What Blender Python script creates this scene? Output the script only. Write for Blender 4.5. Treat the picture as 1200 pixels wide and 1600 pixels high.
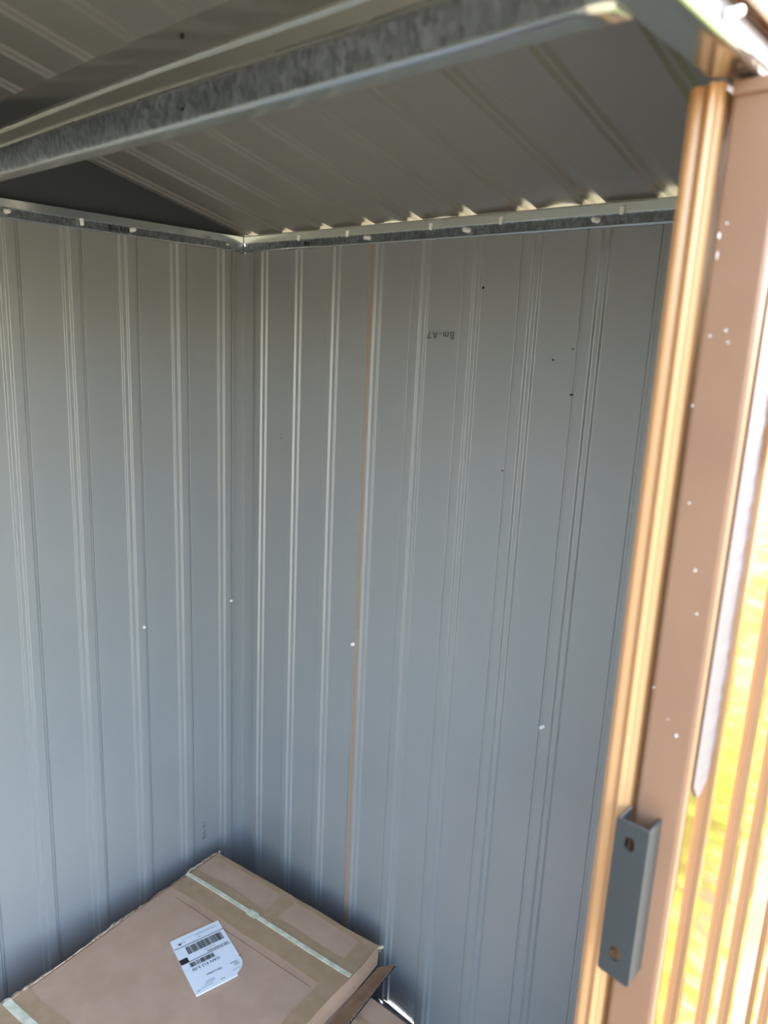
import bpy, bmesh, math, random
from mathutils import Vector, Matrix
random.seed(7)
S = bpy.context.scene
C = S.collection
for o in list(bpy.data.objects): bpy.data.objects.remove(o)

# ------------------------------------------------------------ camera, sky, sun, exposure
F_PX = 1167.27
YAW, PITCH, ROLL = 0.735342842, -0.224950775, 0.0467917927
cam_d = bpy.data.cameras.new('camera'); cam = bpy.data.objects.new('camera', cam_d); C.objects.link(cam)
ca, sa, cb, sb = math.cos(YAW), math.sin(YAW), math.cos(PITCH), math.sin(PITCH)
fw = Vector((-sa*cb, ca*cb, sb)); rt = Vector((ca, sa, 0)); up = rt.cross(fw)
rt2 = rt*math.cos(ROLL) + up*math.sin(ROLL); up2 = -rt*math.sin(ROLL) + up*math.cos(ROLL)
m = Matrix((rt2, up2, -fw)).transposed().to_4x4(); m.translation = Vector((1.491, -1.123, 1.516))
cam.matrix_world = m
cam_d.sensor_fit = 'VERTICAL'; cam_d.sensor_height = 36.0; cam_d.lens = F_PX/1600*36.0
cam_d.clip_start = 0.01
cam_d.dof.use_dof = True; cam_d.dof.focus_distance = 1.75; cam_d.dof.aperture_fstop = 5.6
S.camera = cam

W = bpy.data.worlds.new('sky'); S.world = W; W.use_nodes = True
nt = W.node_tree; nt.nodes.clear()
sky = nt.nodes.new('ShaderNodeTexSky'); sky.sky_type = 'NISHITA'; sky.sun_disc = False
sky.sun_elevation = math.radians(48); sky.sun_rotation = math.radians(15); sky.air_density = 1.3; sky.dust_density = 3.5; sky.ozone_density = 1.0
bg = nt.nodes.new('ShaderNodeBackground'); bg.inputs['Strength'].default_value = 1.35
wo = nt.nodes.new('ShaderNodeOutputWorld')
nt.links.new(sky.outputs[0], bg.inputs['Color']); nt.links.new(bg.outputs[0], wo.inputs['Surface'])

sd = bpy.data.lights.new('sun', 'SUN'); sd.energy = 7.0; sd.angle = math.radians(0.6); sd.color = (1.0, 0.93, 0.82)
so = bpy.data.objects.new('sun', sd); C.objects.link(so)
sdir = Vector((-0.12, 0.74, 0.95)).normalized()          # towards the sun: high behind the far side of the shed
so.rotation_euler = sdir.to_track_quat('Z', 'Y').to_euler()

S.view_settings.view_transform = 'Standard'; S.view_settings.look = 'None'
S.view_settings.gamma = 1.0; S.view_settings.use_curve_mapping = False
S.view_settings.exposure = 1.1

# ------------------------------------------------------------ materials
def mat(name, col, rough=.5, metal=0., spec=.5, coat=0., noise=None, bump=None, stain=None):
    M = bpy.data.materials.new(name); M.use_nodes = True
    n = M.node_tree; b = n.nodes['Principled BSDF']
    b.inputs['Base Color'].default_value = (*col, 1); b.inputs['Roughness'].default_value = rough
    b.inputs['Metallic'].default_value = metal; b.inputs['Specular IOR Level'].default_value = spec
    b.inputs['Coat Weight'].default_value = coat; b.inputs['Coat Roughness'].default_value = .08
    tc = n.nodes.new('ShaderNodeTexCoord')
    if noise:                       # (scale, colour2, low, high)
        t = n.nodes.new('ShaderNodeTexNoise'); t.inputs['Scale'].default_value = noise[0]; t.inputs['Detail'].default_value = 6
        r = n.nodes.new('ShaderNodeMapRange'); r.inputs[1].default_value = noise[2]; r.inputs[2].default_value = noise[3]
        x = n.nodes.new('ShaderNodeMix'); x.data_type = 'RGBA'
        x.inputs[6].default_value = (*col, 1); x.inputs[7].default_value = (*noise[1], 1)
        n.links.new(tc.outputs['Object'], t.inputs['Vector']); n.links.new(t.outputs[0], r.inputs[0])
        n.links.new(r.outputs[0], x.inputs[0]); n.links.new(x.outputs[2], b.inputs['Base Color'])
    if bump:                        # (scale, strength, distance)
        t = n.nodes.new('ShaderNodeTexNoise'); t.inputs['Scale'].default_value = bump[0]; t.inputs['Detail'].default_value = 4
        bp = n.nodes.new('ShaderNodeBump'); bp.inputs['Strength'].default_value = bump[1]; bp.inputs['Distance'].default_value = bump[2]
        n.links.new(tc.outputs['Object'], t.inputs['Vector']); n.links.new(t.outputs[0], bp.inputs['Height'])
        n.links.new(bp.outputs[0], b.inputs['Normal'])
    return M

def galv(name, col=(.52, .54, .53), lo=.20, hi=.42, spangle=1.0, scale=260):
    M = bpy.data.materials.new(name); M.use_nodes = True
    n = M.node_tree; b = n.nodes['Principled BSDF']; L = n.links.new
    b.inputs['Metallic'].default_value = .95
    tc = n.nodes.new('ShaderNodeTexCoord')
    mp = n.nodes.new('ShaderNodeMapping'); mp.inputs['Scale'].default_value = (1, 1, .55); L(tc.outputs['Object'], mp.inputs[0])
    v = n.nodes.new('ShaderNodeTexVoronoi'); v.inputs['Scale'].default_value = scale; L(mp.outputs[0], v.inputs['Vector'])
    no = n.nodes.new('ShaderNodeTexNoise'); no.inputs['Scale'].default_value = 14; no.inputs['Detail'].default_value = 5; L(tc.outputs['Object'], no.inputs['Vector'])
    sp = n.nodes.new('ShaderNodeSeparateColor'); L(v.outputs['Color'], sp.inputs[0])
    ma = n.nodes.new('ShaderNodeMath'); ma.operation = 'MULTIPLY'; L(sp.outputs[0], ma.inputs[0]); L(no.outputs[0], ma.inputs[1])
    x = n.nodes.new('ShaderNodeMix'); x.data_type = 'RGBA'
    d = 1-.42*spangle
    x.inputs[6].default_value = (col[0]*d, col[1]*d, col[2]*d, 1); g_ = 1+.40*spangle
    x.inputs[7].default_value = (min(1, col[0]*g_), min(1, col[1]*g_*1.01), min(1, col[2]*g_*1.03), 1)
    L(ma.outputs[0], x.inputs[0]); L(x.outputs[2], b.inputs['Base Color'])
    r = n.nodes.new('ShaderNodeMapRange'); r.inputs[3].default_value = lo; r.inputs[4].default_value = hi
    L(sp.outputs[1], r.inputs[0]); L(r.outputs[0], b.inputs['Roughness'])
    bp = n.nodes.new('ShaderNodeBump'); bp.inputs['Strength'].default_value = .05 if spangle > .5 else 0; bp.inputs['Distance'].default_value = .0003
    L(sp.outputs[2], bp.inputs['Height'])
    b2 = n.nodes.new('ShaderNodeBump'); b2.inputs['Strength'].default_value = .06; b2.inputs['Distance'].default_value = .003
    L(no.outputs[0], b2.inputs['Height']); L(b2.outputs[0], bp.inputs['Normal']); L(bp.outputs[0], b.inputs['Normal'])
    return M

GREY = mat('grey_wall_paint', (.385, .395, .395), .38, .36, .6, 0, noise=(5, (.37, .382, .384), .35, .65), bump=(9, .10, .004))
ROOFGREY = mat('grey_roof_paint', (.33, .315, .295), .31, .42, .6, 0, noise=(4, (.315, .303, .285), .35, .65), bump=(7, .14, .005))
GABLE = mat('gable_paint_with_shade', (.060, .068, .078), .40, 0, .5)  # shade under the roof peak is put into this darker colour
COPPER = mat('copper_brown_paint', (.20, .083, .032), .08, .0, .9, 1.0, bump=(6, .05, .004))
ORANGE = mat('orange_brown_paint', (.54, .275, .118), .34, .0, .5, .2)
BROWN = mat('brown_paint', (.285, .150, .086), .33, .1, .5, .15, noise=(7, (.26, .134, .078), .4, .6))
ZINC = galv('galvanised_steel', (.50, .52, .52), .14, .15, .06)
ZINCP = galv('galvanised_steel_lit_face', (.72, .73, .68), .28, .29, .03, 200)  # paler copy of the steel; its lit, reflecting look is put into the colour
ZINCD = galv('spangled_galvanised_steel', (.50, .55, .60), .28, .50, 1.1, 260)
CARD = mat('cardboard', (.50, .325, .225), .78, 0, .25, 0, noise=(18, (.46, .295, .20), .4, .62), bump=(60, .15, .001))
CARD2 = mat('cardboard_inner', (.30, .18, .11), .8, 0, .2, 0, noise=(30, (.24, .14, .085), .4, .6))
CARDE = mat('torn_cardboard_edge', (.74, .60, .46), .9, 0, .2, 0, noise=(110, (.36, .25, .17), .45, .60))
TAPE = mat('brown_packing_tape', (.37, .235, .125), .36, 0, .5, .15, noise=(30, (.41, .265, .15), .4, .6), bump=(90, .3, .001))
STRAP = mat('pale_green_strapping', (.58, .55, .38), .45, 0, .5, 0, noise=(50, (.74, .70, .56), .42, .58))
PAPER = mat('label_paper', (.80, .81, .84), .45)
INK = mat('black_print', (.015, .015, .018), .5)
FAINT = mat('grey_print', (.42, .43, .46), .5)
STAMP = mat('dark_stamp_ink', (.085, .088, .088), .5)
STAMPF = mat('faded_stamp_ink', (.16, .165, .165), .5)
WHITE = mat('white_plastic', (.90, .90, .87), .35)
DARKMETAL = mat('charcoal_metal', (.035, .038, .038), .48, .1, .5, .1, bump=(60, .12, .001))
HOLE = mat('dark_hole', (.01, .01, .01), .9)
FLOOR = mat('dark_floor', (.07, .06, .055), .8, 0, .3, 0, noise=(12, (.045, .04, .037), .4, .6))
GROUND = mat('dry_garden_ground', (.150, .125, .090), .9, 0, .2, 0, noise=(3, (.12, .115, .06), .42, .6), bump=(40, .5, .02))
LEAF = mat('sunlit_leaves', (.16, .34, .02), .45, 0, .4, 0, noise=(12, (.30, .45, .03), .4, .6))
n_ = LEAF.node_tree; b = n_.nodes['Principled BSDF']; tr_ = n_.nodes.new('ShaderNodeBsdfTranslucent'); tr_.inputs[0].default_value = (.22, .44, .03, 1)
mx_ = n_.nodes.new('ShaderNodeMixShader'); mx_.inputs[0].default_value = .5; out_ = n_.nodes['Material Output']
n_.links.new(b.outputs[0], mx_.inputs[1]); n_.links.new(tr_.outputs[0], mx_.inputs[2]); n_.links.new(mx_.outputs[0], out_.inputs['Surface'])
BARK = mat('bark', (.14, .09, .06), .9)
SPECK = mat('water_droplets', (.85, .8, .78), .15, 0, .8)
FILM = mat('thin_protective_film', (.125, .105, .11), .45, 0, .25, .0, bump=(30, .3, .002))

# ------------------------------------------------------------ helpers
def tag(o, label=None, cat=None, group=None, kind=None):
    if label: o['label'] = label
    if cat: o['category'] = cat
    if group: o['group'] = group
    if kind: o['kind'] = kind
    return o
def obj(name, bm, mats, parent=None, smooth=False, fix=True):
    if fix: bmesh.ops.recalc_face_normals(bm, faces=bm.faces)
    me = bpy.data.meshes.new(name); bm.to_mesh(me); bm.free()
    for mm in (mats if isinstance(mats, (list, tuple)) else [mats]): me.materials.append(mm)
    if smooth:
        for p in me.polygons: p.use_smooth = True
    o = bpy.data.objects.new(name, me); C.objects.link(o)
    if parent: o.parent = parent
    return o
def empty(name, loc, label, cat, group=None, rz=0):
    o = bpy.data.objects.new(name, None); C.objects.link(o); o.location = loc; o.rotation_euler.z = rz
    o.empty_display_size = .05
    return tag(o, label, cat, group)
def rel(o, parent):          # the mesh was built in world coordinates: parent it without moving it
    o.parent = parent; o.matrix_parent_inverse = Matrix.Translation(-Vector(parent.location)); return o
def box(bm, x0, x1, y0, y1, z0, z1, mi=0, bev=0):
    vs = [bm.verts.new((x, y, z)) for x in (x0, x1) for y in (y0, y1) for z in (z0, z1)]
    fs = [bm.faces.new([vs[i] for i in f]) for f in ((0,1,3,2),(4,6,7,5),(0,4,5,1),(2,3,7,6),(0,2,6,4),(1,5,7,3))]
    for f in fs: f.material_index = mi
    if bev:
        es = list({e for f in fs for e in f.edges})
        bmesh.ops.bevel(bm, geom=es, offset=bev, segments=2, profile=.6, affect='EDGES')
def rounded(pts, r=.0009, n=2):
    """round every inner corner of an open 2-D polyline"""
    out = [pts[0]]
    for i in range(1, len(pts)-1):
        p = Vector(pts[i]); a = Vector(pts[i-1])-p; c = Vector(pts[i+1])-p
        ra = min(r, a.length*.4); rc = min(r, c.length*.4)
        A = p+a.normalized()*ra; B = p+c.normalized()*rc
        for k in range(n+1):
            t = k/n; q = A*(1-t)**2 + p*2*t*(1-t) + B*t*t
            out.append((q.x, q.y))
    out.append(pts[-1]); return out
def sheet(bm, prof, fn, steps, th, back=1, tdir=None):
    """sweep an open profile (s, d) through fn(s, d, t); a second skin lies th behind (d - th)"""
    inner = [[bm.verts.new(fn(s, d, t)) for s, d in prof] for t in steps]
    outer = [[bm.verts.new(fn(s, d-th, t)) for s, d in prof] for t in steps]
    n = len(prof)
    for i in range(len(steps)-1):
        for j in range(n-1):
            bm.faces.new((inner[i][j], inner[i][j+1], inner[i+1][j+1], inner[i+1][j])).material_index = 0
            bm.faces.new((outer[i][j], outer[i+1][j], outer[i+1][j+1], outer[i][j+1])).material_index = back
        for j in (0, n-1):
            bm.faces.new((inner[i][j], inner[i+1][j], outer[i+1][j], outer[i][j])).material_index = back
    for i in (0, len(steps)-1):
        for j in range(n-1):
            bm.faces.new((inner[i][j], inner[i][j+1], outer[i][j+1], outer[i][j])).material_index = back
def prism(bm, pts, a0, a1, axis='x', mi=0):
    """closed 2-D polygon swept along an axis; pts are the two other coordinates in order"""
    def P(p, a):
        return {'x': (a, p[0], p[1]), 'y': (p[0], a, p[1]), 'z': (p[0], p[1], a)}[axis]
    A = [bm.verts.new(P(p, a0)) for p in pts]; B = [bm.verts.new(P(p, a1)) for p in pts]
    n = len(pts)
    for i in range(n): bm.faces.new((A[i], A[(i+1) % n], B[(i+1) % n], B[i])).material_index = mi
    bm.faces.new(A).material_index = mi; bm.faces.new(B[::-1]).material_index = mi
def thick(prof, t=.0012):
    """closed outline of a bent sheet of thickness t around an open polyline"""
    n = len(prof); off = []
    for i in range(n):
        a = Vector(prof[max(0, i-1)]); c = Vector(prof[min(n-1, i+1)]); d = (c-a).normalized()
        off.append((prof[i][0]-d.y*t, prof[i][1]+d.x*t))
    return list(prof) + off[::-1]
def tube(bm, p0, p1, r0, r1, seg=12, caps=True):
    p0 = Vector(p0); p1 = Vector(p1); d = (p1-p0).normalized(); a = d.orthogonal().normalized(); c = d.cross(a)
    A = [bm.verts.new(p0+(a*math.cos(k*2*math.pi/seg)+c*math.sin(k*2*math.pi/seg))*r0) for k in range(seg)]
    B = [bm.verts.new(p1+(a*math.cos(k*2*math.pi/seg)+c*math.sin(k*2*math.pi/seg))*r1) for k in range(seg)]
    for k in range(seg): bm.faces.new((A[k], A[(k+1) % seg], B[(k+1) % seg], B[k]))
    if caps: bm.faces.new(A[::-1]); bm.faces.new(B)
def text_mesh(name, s, size, m, loc, xdir, ydir, parent=None, depth=.00015, spacing=1.0):
    cu = bpy.data.curves.new(name, 'FONT'); cu.body = s; cu.size = size; cu.extrude = depth; cu.align_x = 'CENTER'; cu.align_y = 'CENTER'
    cu.space_character = spacing
    t = bpy.data.objects.new(name+'_curve', cu); C.objects.link(t)
    bpy.context.view_layer.update()
    me = bpy.data.meshes.new_from_object(t.evaluated_get(bpy.context.evaluated_depsgraph_get()))
    bpy.data.objects.remove(t)
    x = Vector(xdir).normalized(); y = Vector(ydir).normalized(); z = x.cross(y)
    M4 = Matrix((x, y, z)).transposed().to_4x4(); M4.translation = Vector(loc)
    me.transform(M4); me.materials.clear(); me.materials.append(m)
    for p in me.polygons: p.material_index = 0
    o = bpy.data.objects.new(name, me); C.objects.link(o)
    if parent: o.parent = parent
    return o
def disc(bm, c, nrm, r, seg=14, el=1.0):
    n = Vector(nrm); a = n.orthogonal().normalized(); d = n.cross(a)
    bm.faces.new([bm.verts.new(Vector(c)+a*r*math.cos(k*2*math.pi/seg)+d*r*el*math.sin(k*2*math.pi/seg)) for k in range(seg)])
def lin(a, b, n): return [a+(b-a)*i/n for i in range(n+1)]

H = 1.70          # underside of the steel top frame
XF = 1.27         # inner plane of the door side
PITCHR = .25
YR = -1.05        # ridge
YN = -2.10        # near side wall

# ------------------------------------------------------------ corrugated walls
RIB = [(-.0030, 0), (-.0022, -.0024), (-.0010, -.0025), (0, 0), (.0016, .0045), (.0058, .0045), (.0080, .0092), (.0255, .0092), (.0290, .0046), (.0372, .0046), (.0402, 0)]
def ribprof(s0, s1, starts, rib=RIB, base=0., bead=True):
    pts = [(s0, base)]
    for a in starts:
        for s, d in rib: 
            if s0 < a+s < s1: pts.append((a+s, base+d))
    pts.append((s1, base)); return rounded(pts, .0011, 3)

# right-hand (eave) wall: plane y = 0, ribs stand into the shed
st = [.045+.1195*k for k in range(10)]
bm = bmesh.new()
def fr(s, d, t):
    z = t
    if t <= .0001 and .535 < s < .65: z = .008*math.sin(math.pi*(s-.535)/.115)**.6
    wob = .0012*math.sin(s*9.0+1)*math.sin(t*3.1+s*2)
    return (s, -d-wob, z)
prof = ribprof(0, 1.268, st[:10])
extra = [(s, 0.0) for s in lin(.575, .635, 8)]
prof = sorted(prof + [e for e in extra if all(abs(e[0]-p[0]) > .003 for p in prof)], key=lambda p: p[0])
sheet(bm, prof, fr, [0]+lin(.03, 1.72, 14), .0007)
wall_r = obj('wall_right', bm, [GREY, COPPER], smooth=False); tag(wall_r, kind='structure')

# left-hand gable wall: plane x = 0
stl = [.038+.12*k for k in range(18)]
bm = bmesh.new()
def fl(s, d, t): return (d+.0012*math.sin(s*8)*math.sin(t*2.7+s), -s, t)
sheet(bm, ribprof(0, 2.10, stl[:17]), fl, lin(0, 1.715, 14), .0007)
wall_l = obj('wall_left', bm, [GREY, COPPER]); tag(wall_l, kind='structure')
# plain triangular sheet above the frame on that wall
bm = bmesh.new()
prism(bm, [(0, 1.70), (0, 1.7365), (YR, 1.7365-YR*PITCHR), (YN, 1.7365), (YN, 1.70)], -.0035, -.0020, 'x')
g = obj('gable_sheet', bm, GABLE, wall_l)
# slim folded corner strip between the two walls
bm = bmesh.new(); prism(bm, thick(rounded([(.0006, -.026), (.0016, -.0016), (.034, -.0006)], .001), .0006), .0, 1.70, 'z')
obj('corner_strip', bm, GREY, wall_l)

# orange edge of the lapped sheet, third rib from the corner
bm = bmesh.new(); box(bm, .4180, .4215, -.0108, -.0090, 0.0, 1.70)
lap = obj('lapped_sheet_edge', bm, ORANGE, wall_r); lap['label'] = 'orange painted edge of the overlapping sheet'

# near eave wall beyond the door opening
bm = bmesh.new()
sheet(bm, ribprof(0, 1.268, st[:10]), lambda s, d, t: (s, YN+d, t), [0, 1.72], .0007)
tag(obj('wall_near', bm, [GREY, COPPER]), kind='structure')

# ------------------------------------------------------------ roof
RR = [(0, 0), (.0050, .0042), (.0105, .0042), (.0160, .0085), (.0315, .0085), (.0340, .0044), (.0375, .0044), (.0400, 0)]
sr = [.015+.1215*k for k in range(11)]
bm = bmesh.new()
BOW = [(.795, .862, .0030), (.435, .490, .0020), (.560, .612, .0010)]
def roofz(s, d, y):
    z = 1.7365 + PITCHR*abs(y) if y <= 0 else 1.7365 - PITCHR*y
    for a, c, h in BOW:
        if a < s < c and y > -.12: z += h*math.sin(math.pi*(s-a)/(c-a))*min(1, (y+.12)/.12)
    return z - d        # d is minus the groove height
rp = [(s, -d) for s, d in ribprof(-.03, 1.33, sr, RR)]
for a, c, h in BOW: rp += [(s, 0.0) for s in lin(a+.004, c-.004, 6) if all(abs(s-p[0]) > .002 for p in rp)]
rp = sorted(rp, key=lambda p: p[0])
ys = [.035, .0, -.03, -.06, -.12, -.24, -.36, -.48, -.60, -.72, -1.045]
sheet(bm, rp, lambda s, d, y: (s, y, roofz(s, d, y)+.0012*math.sin(s*7)*math.sin(y*9)), ys, .0007)
def fz2(s, d, y): return (s, y, 1.7365+PITCHR*(y-YN)-d)
sheet(bm, [(s, -d) for s, d in ribprof(-.03, 1.33, sr, RR)], fz2, [-1.055, -1.6, -2.135], .0007)
ceil = tag(obj('ceiling', bm, [ROOFGREY, COPPER]), kind='structure')
bm = bmesh.new(); prism(bm, [(YR+.11, 1.984), (YR, 2.013), (YR-.11, 1.984), (YR-.11, 1.986), (YR, 2.016), (YR+.11, 1.986)], -.04, 1.34, 'x')
obj('ridge_cap', bm, COPPER, ceil)

# ------------------------------------------------------------ floor and ground
bm = bmesh.new(); box(bm, .0, 1.27, YN, -.002, -.02, -.004)
tag(obj('floor', bm, FLOOR), kind='structure')
bm = bmesh.new(); box(bm, -12, 14, -12, 14, -.30, -.035)
tag(obj('ground', bm, GROUND), kind='structure')

# ------------------------------------------------------------ front (door side) wall
bm = bmesh.new()
# outer skin x ~ 1.322, from the stile (y = -.56) to the corner
pf = rounded([(-.555, 1.3215), (-.5170, 1.3215), (-.5160, 1.3272), (-.5085, 1.3278), (-.5050, 1.3235), (-.417, 1.3232), (-.4155, 1.3292), (-.406, 1.3298), (-.400, 1.3285), (-.346, 1.3280), (-.3448, 1.3336), (-.336, 1.3342), (-.328, 1.3325),
              (-.242, 1.3310), (-.236, 1.3250), (-.208, 1.3245), (-.2068, 1.3310), (-.196, 1.3320), (-.190, 1.3300), (-.128, 1.3300), (-.1268, 1.3360), (-.118, 1.3366), (-.110, 1.3340), (-.03, 1.3335), (.004, 1.3335)], .0010, 3)
prism(bm, thick([(x, y) for y, x in pf], .001), .0, 1.715, 'z', 0)
wf = tag(obj('wall_front', bm, COPPER), kind='structure')
bm = bmesh.new()
sheet(bm, ribprof(.02, .53, [.06+.12*k for k in range(4)]), lambda s, d, t: (XF-d, -s, t), [0, 1.70], .0007)
obj('inner_sheet', bm, [GREY, GREY], wf)
bm = bmesh.new(); box(bm, XF, 1.31, YN, -1.78, 0, 1.70); obj('far_jamb_sheet', bm, COPPER, wf)
bm = bmesh.new()
prism(bm, [(.0, 1.7175), (.0, 1.7365), (YR, 1.7365-YR*PITCHR), (YN, 1.7365), (YN, 1.7175)], 1.3020, 1.3036, 'x')
gs = obj('front_gable_sheet', bm, COPPER, wf)
bm = bmesh.new()
prism(bm, thick([(1.3050, 1.7300), (1.3052, 1.7180), (1.3095, 1.7165), (1.3110, 1.7185)], .001), YN, 0, 'y')
obj('folded_edge', bm, COPPER, wf)

# ------------------------------------------------------------ steel frame
# top rail on the right wall
def rail_profile():
    return [(.0016, 1.7010), (.0125, 1.7000), (.0135, 1.7020), (.0112, 1.7175), (.0125, 1.7190), (.0150, 1.7340), (.0020, 1.7352)]
pr = rounded(rail_profile(), .0008, 2)
bm = bmesh.new(); prism(bm, thick([(-a, z) for a, z in pr], .0011), .0165, 1.268, 'x')
rail_r = obj('steel_rail', bm, ZINC)
tag(rail_r, 'galvanised rail along the top of the right wall, below the sloping corrugated roof', 'rail')
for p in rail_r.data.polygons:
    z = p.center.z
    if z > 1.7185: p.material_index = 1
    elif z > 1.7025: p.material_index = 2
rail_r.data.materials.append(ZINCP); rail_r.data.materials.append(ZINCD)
bm = bmesh.new(); prism(bm, thick([(a, z) for a, z in pr], .0011), YN+.02, -.0165, 'y')
rail_l = obj('steel_rail', bm, ZINC)
tag(rail_l, 'galvanised steel rail at top left, below the dark triangular gable', 'rail')
rail_l.data.materials.append(ZINCP); rail_l.data.materials.append(ZINCD)
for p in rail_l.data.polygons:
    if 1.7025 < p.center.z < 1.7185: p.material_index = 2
# beam under the ridge
roundbeam = lambda p, r, n: rounded(p, .0022, 5)
def beam_fn(x):          # slight twist and sag of thin steel
    return .0022*math.sin(x*5.2+.6)
bp_ = roundbeam([(-.6870, 1.7040), (-.6880, 1.7000), (-.7070, 1.6995), (-.7095, 1.7020), (-.7125, 1.7262), (-.7060, 1.7300), (-.7075, 1.7345), (-.7090, 1.7480), (-.7125, 1.7490), (-.7110, 1.7510), (-.7085, 1.7825), (-.6970, 1.7845)], .0010, 3)
tp = thick(bp_, .0012)
bm = bmesh.new(); rows = []
for x in lin(.004, 1.268, 48):
    row = []
    for y, z in tp:
        k = (z-1.70)/.086
        row.append(bm.verts.new((x, y + beam_fn(x)*(k-.3)*1.0, z+.0012*math.sin(x*4)+(.0014*math.sin(x*9+1)*(1-abs(2*k-1))))))
    rows.append(row)
for a, c in zip(rows, rows[1:]):
    for i in range(len(a)):
        j = (i+1) % len(a); bm.faces.new((a[i], a[j], c[j], c[i]))
bm.faces.new(rows[0]); bm.faces.new(rows[-1][::-1])
beam = obj('steel_beam', bm, [ZINC, ZINCP, ZINCD])
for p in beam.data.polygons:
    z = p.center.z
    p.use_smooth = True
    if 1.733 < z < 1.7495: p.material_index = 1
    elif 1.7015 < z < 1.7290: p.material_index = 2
tag(beam, 'wide folded galvanised beam crossing the top of the shed under the roof ridge', 'beam')
for (x, y, z) in ((.853, -.7112, 1.7695), (.852, -.7105, 1.7110)):
    bm = bmesh.new(); tube(bm, (x, y+.004, z), (x, y-.0012, z), .0026, .0026, 16)
    obj('bolt_hole', bm, HOLE, beam)
# door header
hp = rounded([(1.2680, 1.7120), (1.2680, 1.7005), (1.2940, 1.7000), (1.2975, 1.6990), (1.3000, 1.7020), (1.3002, 1.7170), (1.2900, 1.7172)], .0010, 3)
bm = bmesh.new(); prism(bm, thick([(a, z) for a, z in hp], -.0012), YN+.005, -.545, 'y')
TRIM = mat('dull_purple_grey_paint', (.11, .09, .095), .5)
hdr = obj('door_header', bm, [ZINC, TRIM])
tag(hdr, 'galvanised door header bar at top right, meeting the orange post', 'door header')
for p in hdr.data.polygons:
    if p.center.x > 1.2996 and p.center.z > 1.7025: p.material_index = 1

# ribbed orange jamb post
def close(pts): return pts
pp = rounded([(1.2765, -.520), (1.2765, -.5590), (1.2745, -.5625), (1.2712, -.5628), (1.2690, -.5650), (1.2668, -.5650), (1.2650, -.5610), (1.2615, -.5590), (1.2580, -.5608), (1.2550, -.5608), (1.2530, -.5590), (1.2505, -.5575), (1.2502, -.5250)], .0009, 3)
bm = bmesh.new(); prism(bm, thick(pp, -.001), .0, 1.698, 'z')
post = obj('door_jamb_post', bm, ORANGE)
tag(post, 'tall ribbed orange painted post at the right side of the opening', 'post')

# flat brown stile
sp_ = rounded([(1.2825, -.515), (1.2825, -.5610), (1.2850, -.5622), (1.3172, -.5622), (1.3204, -.5612), (1.3208, -.556)], .0010, 3)
bm = bmesh.new(); prism(bm, sp_ + [(1.3208, -.515)], .0, 1.697, 'z')
stile = obj('door_stile', bm, BROWN)
tag(stile, 'flat brown painted door stile with a grey latch bracket on it', 'door stile')
bm = bmesh.new(); box(bm, 1.2830, 1.3190, -.5650, -.5618, 1.6870, 1.6955, bev=.0008); obj('stile_top_lip', bm, BROWN, stile)
def droplet(x, z, r, rz):
    bm = bmesh.new()
    bmesh.ops.create_icosphere(bm, subdivisions=2, radius=1, matrix=Matrix.Translation((x, -.5622, z)) @ Matrix.Diagonal((r, r*.5, rz, 1)))
    obj('droplet', bm, SPECK, stile, smooth=True)
for x, z, r, rz in ((1.2862,1.598,.0009,.0022),(1.2905,1.606,.0006,.0008),(1.2868,1.585,.0005,.0030),(1.2895,1.530,.0007,.0008),(1.3000,1.534,.0008,.0009),(1.3025,1.526,.0006,.0007),(1.2915,1.408,.0007,.0008),(1.3028,1.358,.0007,.0013),(1.3085,1.325,.0007,.0008),(1.2985,1.233,.0005,.0006),(1.3065,1.222,.0009,.0013),(1.2838,1.255,.0005,.0006),(1.284,1.48,.0006,.0007),(1.2875,.985,.0008,.0009),(1.2935,.982,.0008,.0006)):
    droplet(x, z, r, rz)
# latch bracket: a C-shaped plate with two slots
bk = empty('latch_bracket', (1.2915, -.5622, 1.0), 'charcoal C-shaped latch bracket with two oblong holes, on the brown stile', 'bracket')
bm = bmesh.new()
def slot(cx, cz, r, h, n=10):
    return [(cx+r*math.cos(a), cz+h+r*math.sin(a)) for a in [math.pi*k/n for k in range(n+1)]] + [(cx+r*math.cos(a), cz-h+r*math.sin(a)) for a in [math.pi+math.pi*k/n for k in range(n+1)]]
def loop(pts, y):
    vs = [bm.verts.new((x, y, z)) for x, z in pts]; return vs, [bm.edges.new((vs[i], vs[(i+1) % len(vs)])) for i in range(len(vs))]
x0, x1, z0, z1 = 1.2775, 1.3055, 1.0005, 1.1465
outer = [(x0, z0+.002), (x0+.002, z0), (x1-.001, z0-.002), (x1, z0+.001), (x1, z1), (x0+.001, z1), (x0, z1-.001)]
h1 = slot(1.2905, 1.1275, .0043, .0022); h2 = slot(1.2905, 1.0225, .0043, .0022)
es = []; V = {}
for y in (-.5870, -.5846):
    L = [loop(p, y) for p in (outer, h1, h2)]; V[y] = [l[0] for l in L]
    bmesh.ops.triangle_fill(bm, use_beauty=True, edges=[e for l in L for e in l[1]])
for k in range(3):
    A, B = V[-.5870][k], V[-.5846][k]
    for i in range(len(A)):
        j = (i+1) % len(A); bm.faces.new((A[i], A[j], B[j], B[i]))
rel(obj('face_plate', bm, DARKMETAL), bk)
bm = bmesh.new(); box(bm, x0, x0+.0024, -.5860, -.5624, z0+.004, z1-.001, bev=.0006); rel(obj('left_leg', bm, DARKMETAL), bk)
bm = bmesh.new(); box(bm, x1-.0024, x1+.0002, -.5866, -.5626, z0+.001, z1, bev=.0008); rel(obj('right_leg', bm, DARKMETAL), bk)
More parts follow.
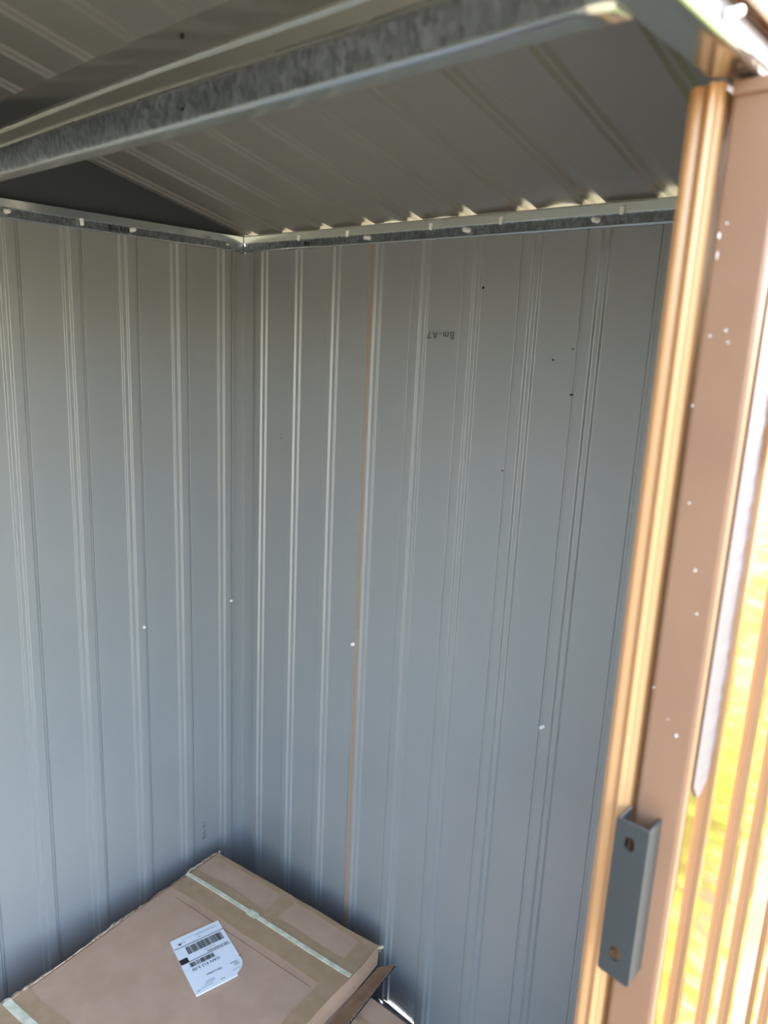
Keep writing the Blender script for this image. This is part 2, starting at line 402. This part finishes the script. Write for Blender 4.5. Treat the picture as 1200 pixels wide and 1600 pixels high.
# torn protective film left on the first flat of the outer sheet
bm = bmesh.new(); random.seed(3)
n = 70; A = []; B = []
for i in range(n+1):
    z = 1.165+.52*i/n
    w = .0345 + (.0026*random.random() if i % 4 else -.0030*random.random())
    if i < 4: w *= (.55, .8, .92, .98)[i]
    a = -.5535+(.012 if i == 0 else .006 if i == 1 else 0)
    A.append(bm.verts.new((1.3228, a, z))); B.append(bm.verts.new((1.3228+.0006*random.random(), -.5535+w, z)))
for i in range(n): bm.faces.new((A[i], A[i+1], B[i+1], B[i]))
ret = bmesh.ops.extrude_face_region(bm, geom=list(bm.faces))
bmesh.ops.translate(bm, vec=(-.0006, 0, 0), verts=[v for v in ret['geom'] if isinstance(v, bmesh.types.BMVert)])
f = obj('torn_film', bm, FILM, wf); f['label'] = 'pale torn strip of protective film'

# base track under the right wall
bm = bmesh.new()
tr = [(-.0012, 0), (-.0045, .013), (-.0060, .013), (-.0075, .0005), (-.034, .0005), (-.036, .0085), (-.050, .0085), (-.052, -.003), (-.0012, -.003)]
xs = [.004]+[.50, .535]+lin(.545, .64, 8)+[.655, 1.268]
rows = []
for x in xs:
    dip = .535 < x < .65
    rows.append([bm.verts.new((x, y, (min(z, .0045) if (dip and y > -.01) else z))) for y, z in tr])
for a, c in zip(rows, rows[1:]):
    for i in range(len(a)):
        j = (i+1) % len(a); bm.faces.new((a[i], a[j], c[j], c[i]))
bm.faces.new(rows[0]); bm.faces.new(rows[-1][::-1])
tag(obj('base_track', bm, ZINCD), 'dark steel base track along the foot of the right wall, just beyond the cartons', 'track')

# ------------------------------------------------------------ printed marks on the metal
text_mesh('stamped_mark', 'Bm-A7', .0195, STAMP, (.598, -.0014, 1.5320), (-1, 0, 0), (0, 0, -1), wall_r, spacing=1.25)
text_mesh('stamped_mark', 'A7', .011, STAMPF, (.143, -.0014, 1.287), (0, 0, 1), (-1, 0, 0), wall_r, spacing=1.3)
text_mesh('stamped_mark', 'Bm-A1', .0170, STAMPF, (.0022, -.128, .233), (0, 0, 1), (0, -1, 0), wall_l, spacing=1.2)
text_mesh('stamped_mark', 'Bm-A12', .0135, INK, (.0142, -.322, 1.7100), (0, 1, 0), (-.13, 0, 1), rail_l, depth=.0004, spacing=1.05)
text_mesh('stamped_mark', 'Bm-1', .0120, INK, (.236, -.0142, 1.7100), (1, 0, 0), (0, .13, 1), rail_r, depth=.0004, spacing=1.05)
bm = bmesh.new()
for x, z, r in ((.686, 1.615, .0024), (.838, 1.498, .0018), (.873, 1.517, .0014), (.881, 1.444, .0018), (.757, 1.299, .0014)):
    tube(bm, (x, -.0002, z), (x, -.0098 if .88 < x < .89 else -.0022, z), r, r*.6, 10)
obj('bolt_dimples', bm, HOLE, wall_r)

# ------------------------------------------------------------ white bolt caps
def cap_mesh(L=.0125, r=.0043):
    bm = bmesh.new()
    prof = [(0, r*1.05), (.0012, r*1.05), (.0014, r*.92), (L*.8, r*.90), (L*.95, r*.7), (L, r*.35)]
    rings = [[bm.verts.new((rr*math.cos(k*math.pi/7), rr*math.sin(k*math.pi/7), z)) for k in range(14)] for z, rr in prof]
    for a, c in zip(rings, rings[1:]):
        for k in range(14): bm.faces.new((a[k], a[(k+1) % 14], c[(k+1) % 14], c[k]))
    bm.faces.new(rings[0][::-1]); bm.faces.new(rings[-1]); return bm
first = None
def cap(loc, dr, label, group, sc=1.0):
    global first
    if first is None: first = obj('bolt_cap', cap_mesh(), WHITE, smooth=True); o = first
    else: o = first.copy(); C.objects.link(o)
    o.location = loc; o.rotation_euler = Vector(dr).to_track_quat('Z', 'Y').to_euler(); o.scale = (sc, sc, sc)
    return tag(o, label, 'bolt cap', group)
GL = 'white caps on the left rail'; GR = 'white caps on the right rail'; GW = 'white caps at mid height on the walls'
cap((.0125, -.540, 1.7125), (1, .1, -.05), 'white bolt cap pointing outward at the far left end of the left rail', GL, 1.1)
cap((.0165, -.401, 1.7190), (.12, 0, -1), 'white bolt cap hanging down on the left rail, second from the left end', GL, 1.05)
cap((.0125, -.295, 1.7125), (1, .1, .05), 'white bolt cap beside the printed code on the left rail', GL, 1.1)
cap((.0125, -.060, 1.7130), (1, 0, -.2), 'tiny bolt cap on the left rail close to the corner', GL, .55)
up_ = [(.209, 'white bolt cap hanging from the right rail, nearest to the corner'), (.356, 'white bolt cap hanging from the right rail just left of the orange seam'),
       (.572, 'white bolt cap hanging from the right rail, third hanging one from the corner'), (.724, 'white bolt cap hanging from the right rail, fourth hanging one from the corner'),
       (.940, 'white bolt cap hanging from the right rail beside the orange post')]
for x, l in up_: cap((x, -.0165, 1.7270), (.05, -.15, -1), l, GR, .95)
for x, l in ((.414, 'white bolt cap pointing outward from the right rail above the orange seam'), (.655, 'white bolt cap pointing outward from the middle of the right rail'), (.900, 'white bolt cap pointing outward from the right rail, nearest of these to the post')):
    cap((x, -.0125, 1.7110), (-.15, -1, 0), l, GR, 1.1)
cap((.001, -.2875, .850), (1, -.2, -.1), 'white bolt cap on the left wall, left of the one by the corner', GW, 1.0)
cap((.001, -.0445, .856), (1, -.2, .1), 'white bolt cap on the left wall right beside the corner', GW, 1.0)
cap((.411, -.0040, .857), (.0, -1, .1), 'white bolt cap on the right wall beside the orange seam', GW, 1.0)
cap((.893, -.0075, .853), (.0, -1, .1), 'white bolt cap alone low on the right wall near the post', GW, .9)
cap((1.3005, -.6375, 1.7090), (1, 0, 0), 'pale screw head on the outside face of the door header', None, .8)

# ------------------------------------------------------------ cartons
TZ = .200
O = Vector((.065, -.130)); ang = math.atan2(.074, .503)
e1 = Vector((math.cos(ang), math.sin(ang))); e2 = Vector((math.sin(ang), -math.cos(ang)))
def cp(u, v, z=TZ): q = O+e1*u+e2*v; return (q.x, q.y, z)
LW, LD = .508, .60
ca_ = empty('cardboard_carton', (*(O+e1*LW/2+e2*LD/2), .146), 'upper cardboard carton with white shipping label and pale green strap, in the corner', 'carton', None)
bm = bmesh.new()
nu, nv = 14, 16
grid = []
for j in range(nv+1):
    row = []
    for i in range(nu+1):
        u, v = LW*i/nu, LD*j/nv
        z = TZ + .0022*math.sin(u*9+v*4)*math.sin(v*7+1) - .004*math.exp(-((u-.10-v*.05)/.03)**2)*math.exp(-((v-.12)/.06)**2)
        wu = .0025*math.sin(v*23)+(.003*math.sin(v*61) if i == 0 else 0); wv = .0012*math.sin(u*21)
        if i in (0, nu) or j in (0, nv): z -= .0012
        row.append(bm.verts.new(cp(u+(wu if i in (0, nu) else 0), v+(wv if j == 0 else 0), z)))
    grid.append(row)
for j in range(nv):
    for i in range(nu): bm.faces.new((grid[j][i], grid[j][i+1], grid[j+1][i+1], grid[j+1][i]))
rim = [grid[0][i] for i in range(nu+1)]+[grid[j][nu] for j in range(1, nv+1)]+[grid[nv][i] for i in range(nu-1, -1, -1)]+[grid[j][0] for j in range(nv-1, 0, -1)]
prev = rim
for dz, push in ((-.0020, .0012), (-.03, .0022), (-.052, .0006)):
    cur = []
    cen = Vector((*(O+e1*LW/2+e2*LD/2), 0))
    for v in rim:
        d = (Vector((v.co.x, v.co.y, 0))-cen).normalized()*push
        cur.append(bm.verts.new((v.co.x+d.x, v.co.y+d.y, TZ+dz)))
    for i in range(len(rim)):
        j = (i+1) % len(rim); bm.faces.new((prev[i], prev[j], cur[j], cur[i]))
    prev = cur
bm.faces.new(prev)
body = rel(obj('carton_body', bm, CARD), ca_)
def patch(name, uv, z, m, th=.0006, parent=ca_, nsub=10, **k):
    """thin strip following the carton top; uv is a list of pairs (left, right) along it"""
    bm = bmesh.new(); T = []; 
    rows = []
    for (a, c) in uv:
        r = []
        for t in (0, .5, 1):
            u = a[0]+(c[0]-a[0])*t; v = a[1]+(c[1]-a[1])*t
            zz = z + .0022*math.sin(u*9+v*4)*math.sin(v*7+1)
            if not (0 <= u <= LW and 0 <= v <= LD): zz = z-.001
            r.append((bm.verts.new(cp(u, v, zz+th)), bm.verts.new(cp(u, v, zz-.0008))))
        rows.append(r)
    for a, c in zip(rows, rows[1:]):
        for i in range(2):
            bm.faces.new((a[i][0], a[i+1][0], c[i+1][0], c[i][0])); bm.faces.new((a[i][1], c[i][1], c[i+1][1], a[i+1][1]))
        bm.faces.new((a[0][0], c[0][0], c[0][1], a[0][1])); bm.faces.new((a[2][0], c[2][0], c[2][1], a[2][1]))
    for r in (rows[0], rows[-1]):
        for i in range(2): bm.faces.new((r[i][0], r[i+1][0], r[i+1][1], r[i][1]))
    o = obj(name, bm, m)
    return rel(o, parent)
def strip(u0, u1, v0, v1, n=18, wob=0.):
    return [((u0+(u1-u0)*t, v0+wob*math.sin(t*17)), (u0+(u1-u0)*t, v1+wob*math.sin(t*13+2))) for t in [i/n for i in range(n+1)]]
def stripv(v0, v1, u0, u1, n=18, wob=0.):
    return [((u0+wob*math.sin(t*15), v0+(v1-v0)*t), (u1+wob*math.sin(t*11+1), v0+(v1-v0)*t)) for t in [i/n for i in range(n+1)]]
patch('packing_tape', strip(-.001, LW+.001, .074, .155, wob=.0015), TZ+.0002, TAPE)
patch('packing_tape', strip(-.001, LW+.001, .0, .014, wob=.0015), TZ+.0003, TAPE)
patch('packing_tape', stripv(.010, .080, .238, .277, 6), TZ+.0004, TAPE)
patch('packing_tape', stripv(.0, LD, LW-.040, LW+.001, wob=.001), TZ+.0005, TAPE)
patch('packing_tape', strip(-.001, LW+.001, LD-.080, LD-.004, wob=.0015), TZ+.0002, TAPE)
# pale green strapping, with its weld
patch('strap', strip(-.001, LW+.001, .0965, .1068), TZ+.0016, STRAP, th=.0007)
patch('strap_weld', strip(.212, .238, .094, .111, 4), TZ+.0026, STRAP, th=.0007)
patch('strap', strip(-.001, LW+.001, LD-.045, LD-.028), TZ+.0016, STRAP, th=.0007)
# crease lines and torn rim
patch('crease_line', strip(.04, LW-.05, .172, .1735), TZ+.0003, CARD2, th=.0002)
patch('crease_line', stripv(.002, LD-.002, .0015, .0040, 30, .0008), TZ+.0004, CARD2, th=.0002)
bm = bmesh.new(); random.seed(11)
def rag(u0, v0, u1, v1, n, w, zlo, zhi):
    A = []; B = []
    for i in range(n+1):
        t = i/n; u = u0+(u1-u0)*t; v = v0+(v1-v0)*t; k = .55+.35*math.sin(t*15)+random.uniform(-.12, .12)
        A.append(bm.verts.new(cp(u, v, zlo))); nx = (v1-v0); ny = -(u1-u0); l = math.hypot(nx, ny)
        B.append(bm.verts.new(cp(u-nx/l*w*k, v-ny/l*w*k, zhi+random.uniform(-.002, .002))))
    for i in range(n): bm.faces.new((A[i], A[i+1], B[i+1], B[i]))
rag(.001, .0, .001, LD, 60, .0120, TZ+.0012, TZ-.003)
ret = bmesh.ops.extrude_face_region(bm, geom=list(bm.faces))
bmesh.ops.translate(bm, vec=(0, 0, -.003), verts=[v for v in ret['geom'] if isinstance(v, bmesh.types.BMVert)])
o = rel(obj('torn_edge', bm, CARDE), ca_); o['label'] = 'frayed pale cardboard edge facing the left wall'
for (u, v, w, h) in ((-.004, -.004, .012, .012), (LW-.004, -.005, .015, .010), (LW+.003, .000, .007, .014)):
    q = cp(u+w/2, v, TZ-.010); bm = bmesh.new()
    pts = [(random.uniform(-1, 1)*w*.6, random.uniform(-1, 1)*w*.5, random.uniform(-.5, 1)*h) for _ in range(9)]
    vs = [bm.verts.new((q[0]+a, q[1]+c, q[2]+d)) for a, c, d in pts]
    bmesh.ops.convex_hull(bm, input=vs)
    rel(obj('torn_corner', bm, CARDE), ca_)
bm = bmesh.new(); random.seed(5)
for (du, dz) in ((.052, -.020), (.058, -.027), (.062, -.022)):
    q = cp(LW+.0022, du, TZ+dz); box(bm, q[0]-.0004, q[0]+.0006, q[1]-.003, q[1]+.003, q[2]-.002, q[2]+.002)
rel(obj('scuff_holes', bm, HOLE), ca_)

# shipping label: u to the text's right, v to the text's top
LO = Vector((.262, -.267)); lx = Vector((-.021, -.112)).normalized(); ly = Vector((-lx.y, lx.x)); 
if ly.dot(Vector((.134, -.032))) < 0: ly = -ly
LZ = TZ+.0032
def lp(u, v, z=LZ): q = LO+lx*u/1000+ly*v/1000; return Vector((q.x, q.y, z))
bm = bmesh.new()
pts = [(1, 1), (113, 2), (122, 163), (30, 163), (8, 141)]
pts = [(0, 0), (113, 0), (117, 60), (121, 163), (29, 163), (27, 156), (10, 145), (4, 134)]
top = [bm.verts.new(lp(u, v)) for u, v in pts]; bot = [bm.verts.new(lp(u, v, LZ-.0026)) for u, v in pts]
bm.faces.new(top); bm.faces.new(bot[::-1])
for i in range(len(pts)): j = (i+1) % len(pts); bm.faces.new((top[i], top[j], bot[j], bot[i]))
lab = rel(obj('shipping_label', bm, PAPER), ca_); lab['label'] = 'white shipping label with barcodes'
def sub(o): o.parent = lab; return o
def quad(bm, u0, u1, v0, v1, z=LZ+.0004):
    bm.faces.new([bm.verts.new(lp(u, v, z)) for u, v in ((u0, v0), (u1, v0), (u1, v1), (u0, v1))])
def thin(bm, h=.0003):
    ret = bmesh.ops.extrude_face_region(bm, geom=list(bm.faces))
    bmesh.ops.translate(bm, vec=(0, 0, -h), verts=[v for v in ret['geom'] if isinstance(v, bmesh.types.BMVert)])
def lobj(name, bm, m): thin(bm); return sub(obj(name, bm, m))
bm = bmesh.new(); quad(bm, 1, 114, 28.2, 29.4); quad(bm, 4, 102, 74.6, 75.8) ; quad(bm, 0.5, 6, 118, 118.7); lobj('ruled_lines', bm, INK)
bm = bmesh.new(); quad(bm, 99, 117.5, 61, 76); lobj('black_block', bm, INK)
def barcode(u0, u1, v0, v1, seed, lo=.5, hi=2.3):
    bm = bmesh.new(); r = random.Random(seed); u = u0
    while u < u1:
        w = r.choice((.5, .8, 1.2, 1.9, 2.3)); w = min(w, u1-u); quad(bm, u, u+w, v0, v1); u += w+r.choice((.5, .7, .9, 1.4))
    lobj('barcode', bm, INK)
barcode(10, 93, 34, 56, 2); barcode(48, 102, 79.5, 91.5, 9)
def ltext(name, s, u, v, size, m=INK, sp=1.0):
    t = text_mesh(name, s, size/1000, m, lp(u, v, LZ+.0004), (lx.x, lx.y, 0), (ly.x, ly.y, 0), lab, spacing=sp); return t
cross = Vector((lx.x, lx.y, 0)).cross(Vector((ly.x, ly.y, 0))).z
ltext('printed_line', 'UPS STANDARD', 32, 70, 6.8)
ltext('printed_line', 'CAN 412 3-00', 72, 99.5, 10.2)
ltext('printed_line', 'ON London', 66, 127, 7)
ltext('printed_line', '1 OF 1', 112, 155, 4)
# smudged small print, too small to read
r = random.Random(4)
def scrib(u0, u1, v, h):
    bm = bmesh.new(); quad(bm, u0, u1, v, v+h*.3); u = u0
    while u < u1: w = r.uniform(1.2, 3.6); quad(bm, u, min(u+w, u1), v, v+h*r.uniform(.6, 1)); u += w+r.uniform(.5, 1.2)
    lobj('small_print', bm, FAINT)
for a in ((10, 60, 13, 1.6), (14, 92, 9.5, 1.0), (84, 104, 17, 2.2), (50, 58, 20, 3), (34, 62, 61, 1.6), (14, 30, 127, 3.0), (12, 24, 132, 2.6), (12, 24, 136, 2.4), (10, 34, 146, 1.4), (72, 92, 142, 2.6), (76, 96, 147, 2.2), (80, 104, 152, 1.6), (54, 64, 153, 3)): scrib(*a)
bm = bmesh.new(); quad(bm, 96, 101, 17, 22); lobj('small_emblem', bm, INK)

# lower carton with its raised flap
cb_ = empty('cardboard_carton', (.42, -.45, 0.0), 'lower cardboard carton mostly hidden beneath the labelled one, its flap sticking out', 'carton', None)
bm = bmesh.new(); box(bm, -.335, .335, -.30, .315, -.003, .1425, bev=.003)
bmesh.ops.rotate(bm, verts=bm.verts, cent=(0, 0, 0), matrix=Matrix.Rotation(math.radians(4), 3, 'Z'))
o = obj('carton_body', bm, CARD, cb_)
bm = bmesh.new()
fa = [(.575, -.060, .150), (.599, -.028, .1535), (.638, -.235, .1570), (.652, -.34, .158), (.612, -.34, .150), (.598, -.22, .1485)]
tv = [bm.verts.new(p) for p in fa]; bv = [bm.verts.new((x, y, z-.0042)) for x, y, z in fa]
bm.faces.new(tv); bm.faces.new(bv[::-1])
for i in range(6): j = (i+1) % 6; f = bm.faces.new((tv[i], tv[j], bv[j], bv[i])); f.material_index = 1
rel(obj('open_flap', bm, [CARD2, CARDE]), cb_)
bm = bmesh.new()
for i in range(34):
    t = i/34; x = .600+(.638-.600)*t; y = -.032+(-.232+.032)*t; z = .1512+.0035*t
    box(bm, x-.0006, x+.0016, y-.0022, y+.0010, z-.0018, z+.0014)
rel(obj('flute_holes', bm, HOLE), cb_)
bm = bmesh.new(); box(bm, .60, .70, -.185, -.172, .1425, .1437); rel(obj('packing_tape', bm, TAPE), cb_)

# ------------------------------------------------------------ garden outside, mirrored in the glossy sheet
def shrub(x, y, h, r, seed, n, label):
    R = random.Random(seed); t = empty('leafy_shrub', (x, y, -.035), label, 'shrub', 'shrubs outside the shed')
    bm = bmesh.new()
    tips = []
    for k in range(7):
        a = R.uniform(0, 6.28); q = (math.cos(a)*r*R.uniform(.2, .8), math.sin(a)*r*R.uniform(.2, .8), h*R.uniform(.55, .95)); tips.append(q)
        tube(bm, (0, 0, 0), q, .010, .003, 6)
    obj('stems', bm, BARK, t)
    bm = bmesh.new()
    for _ in range(n):
        q = R.choice(tips); s = R.uniform(.25, 1.05)
        c = Vector((q[0]*s+R.gauss(0, r*.28), q[1]*s+R.gauss(0, r*.28), max(.04, q[2]*s+R.gauss(0, h*.10))))
        d = Vector((R.gauss(0, 1), R.gauss(0, 1), R.uniform(-.3, .8))).normalized(); w = d.orthogonal().normalized()*R.uniform(.010, .020); L = R.uniform(.04, .075)
        bend = Vector((0, 0, -L*.25))
        vs = [bm.verts.new(c), bm.verts.new(c+d*L*.5+w), bm.verts.new(c+d*L+bend), bm.verts.new(c+d*L*.5-w)]
        bm.faces.new(vs)
    obj('foliage', bm, LEAF, t, fix=False)
shrub(1.70, .42, .34, .17, 5, 800, 'small sunlit shrub outside, growing close against the shed corner')
shrub(1.78, 1.00, .60, .27, 1, 1500, 'yellow-green sunlit shrub outside, mirrored in the glossy front sheet')
shrub(2.20, 1.75, .85, .38, 2, 1800, 'taller sunlit shrub standing behind the yellow-green one outside')
shrub(2.65, .95, .55, .33, 3, 1000, 'low sunlit shrub outside, farthest out from the front sheet')
shrub(1.80, 2.75, 1.0, .42, 4, 1800, 'bushy shrub outside, farthest back along the shed')
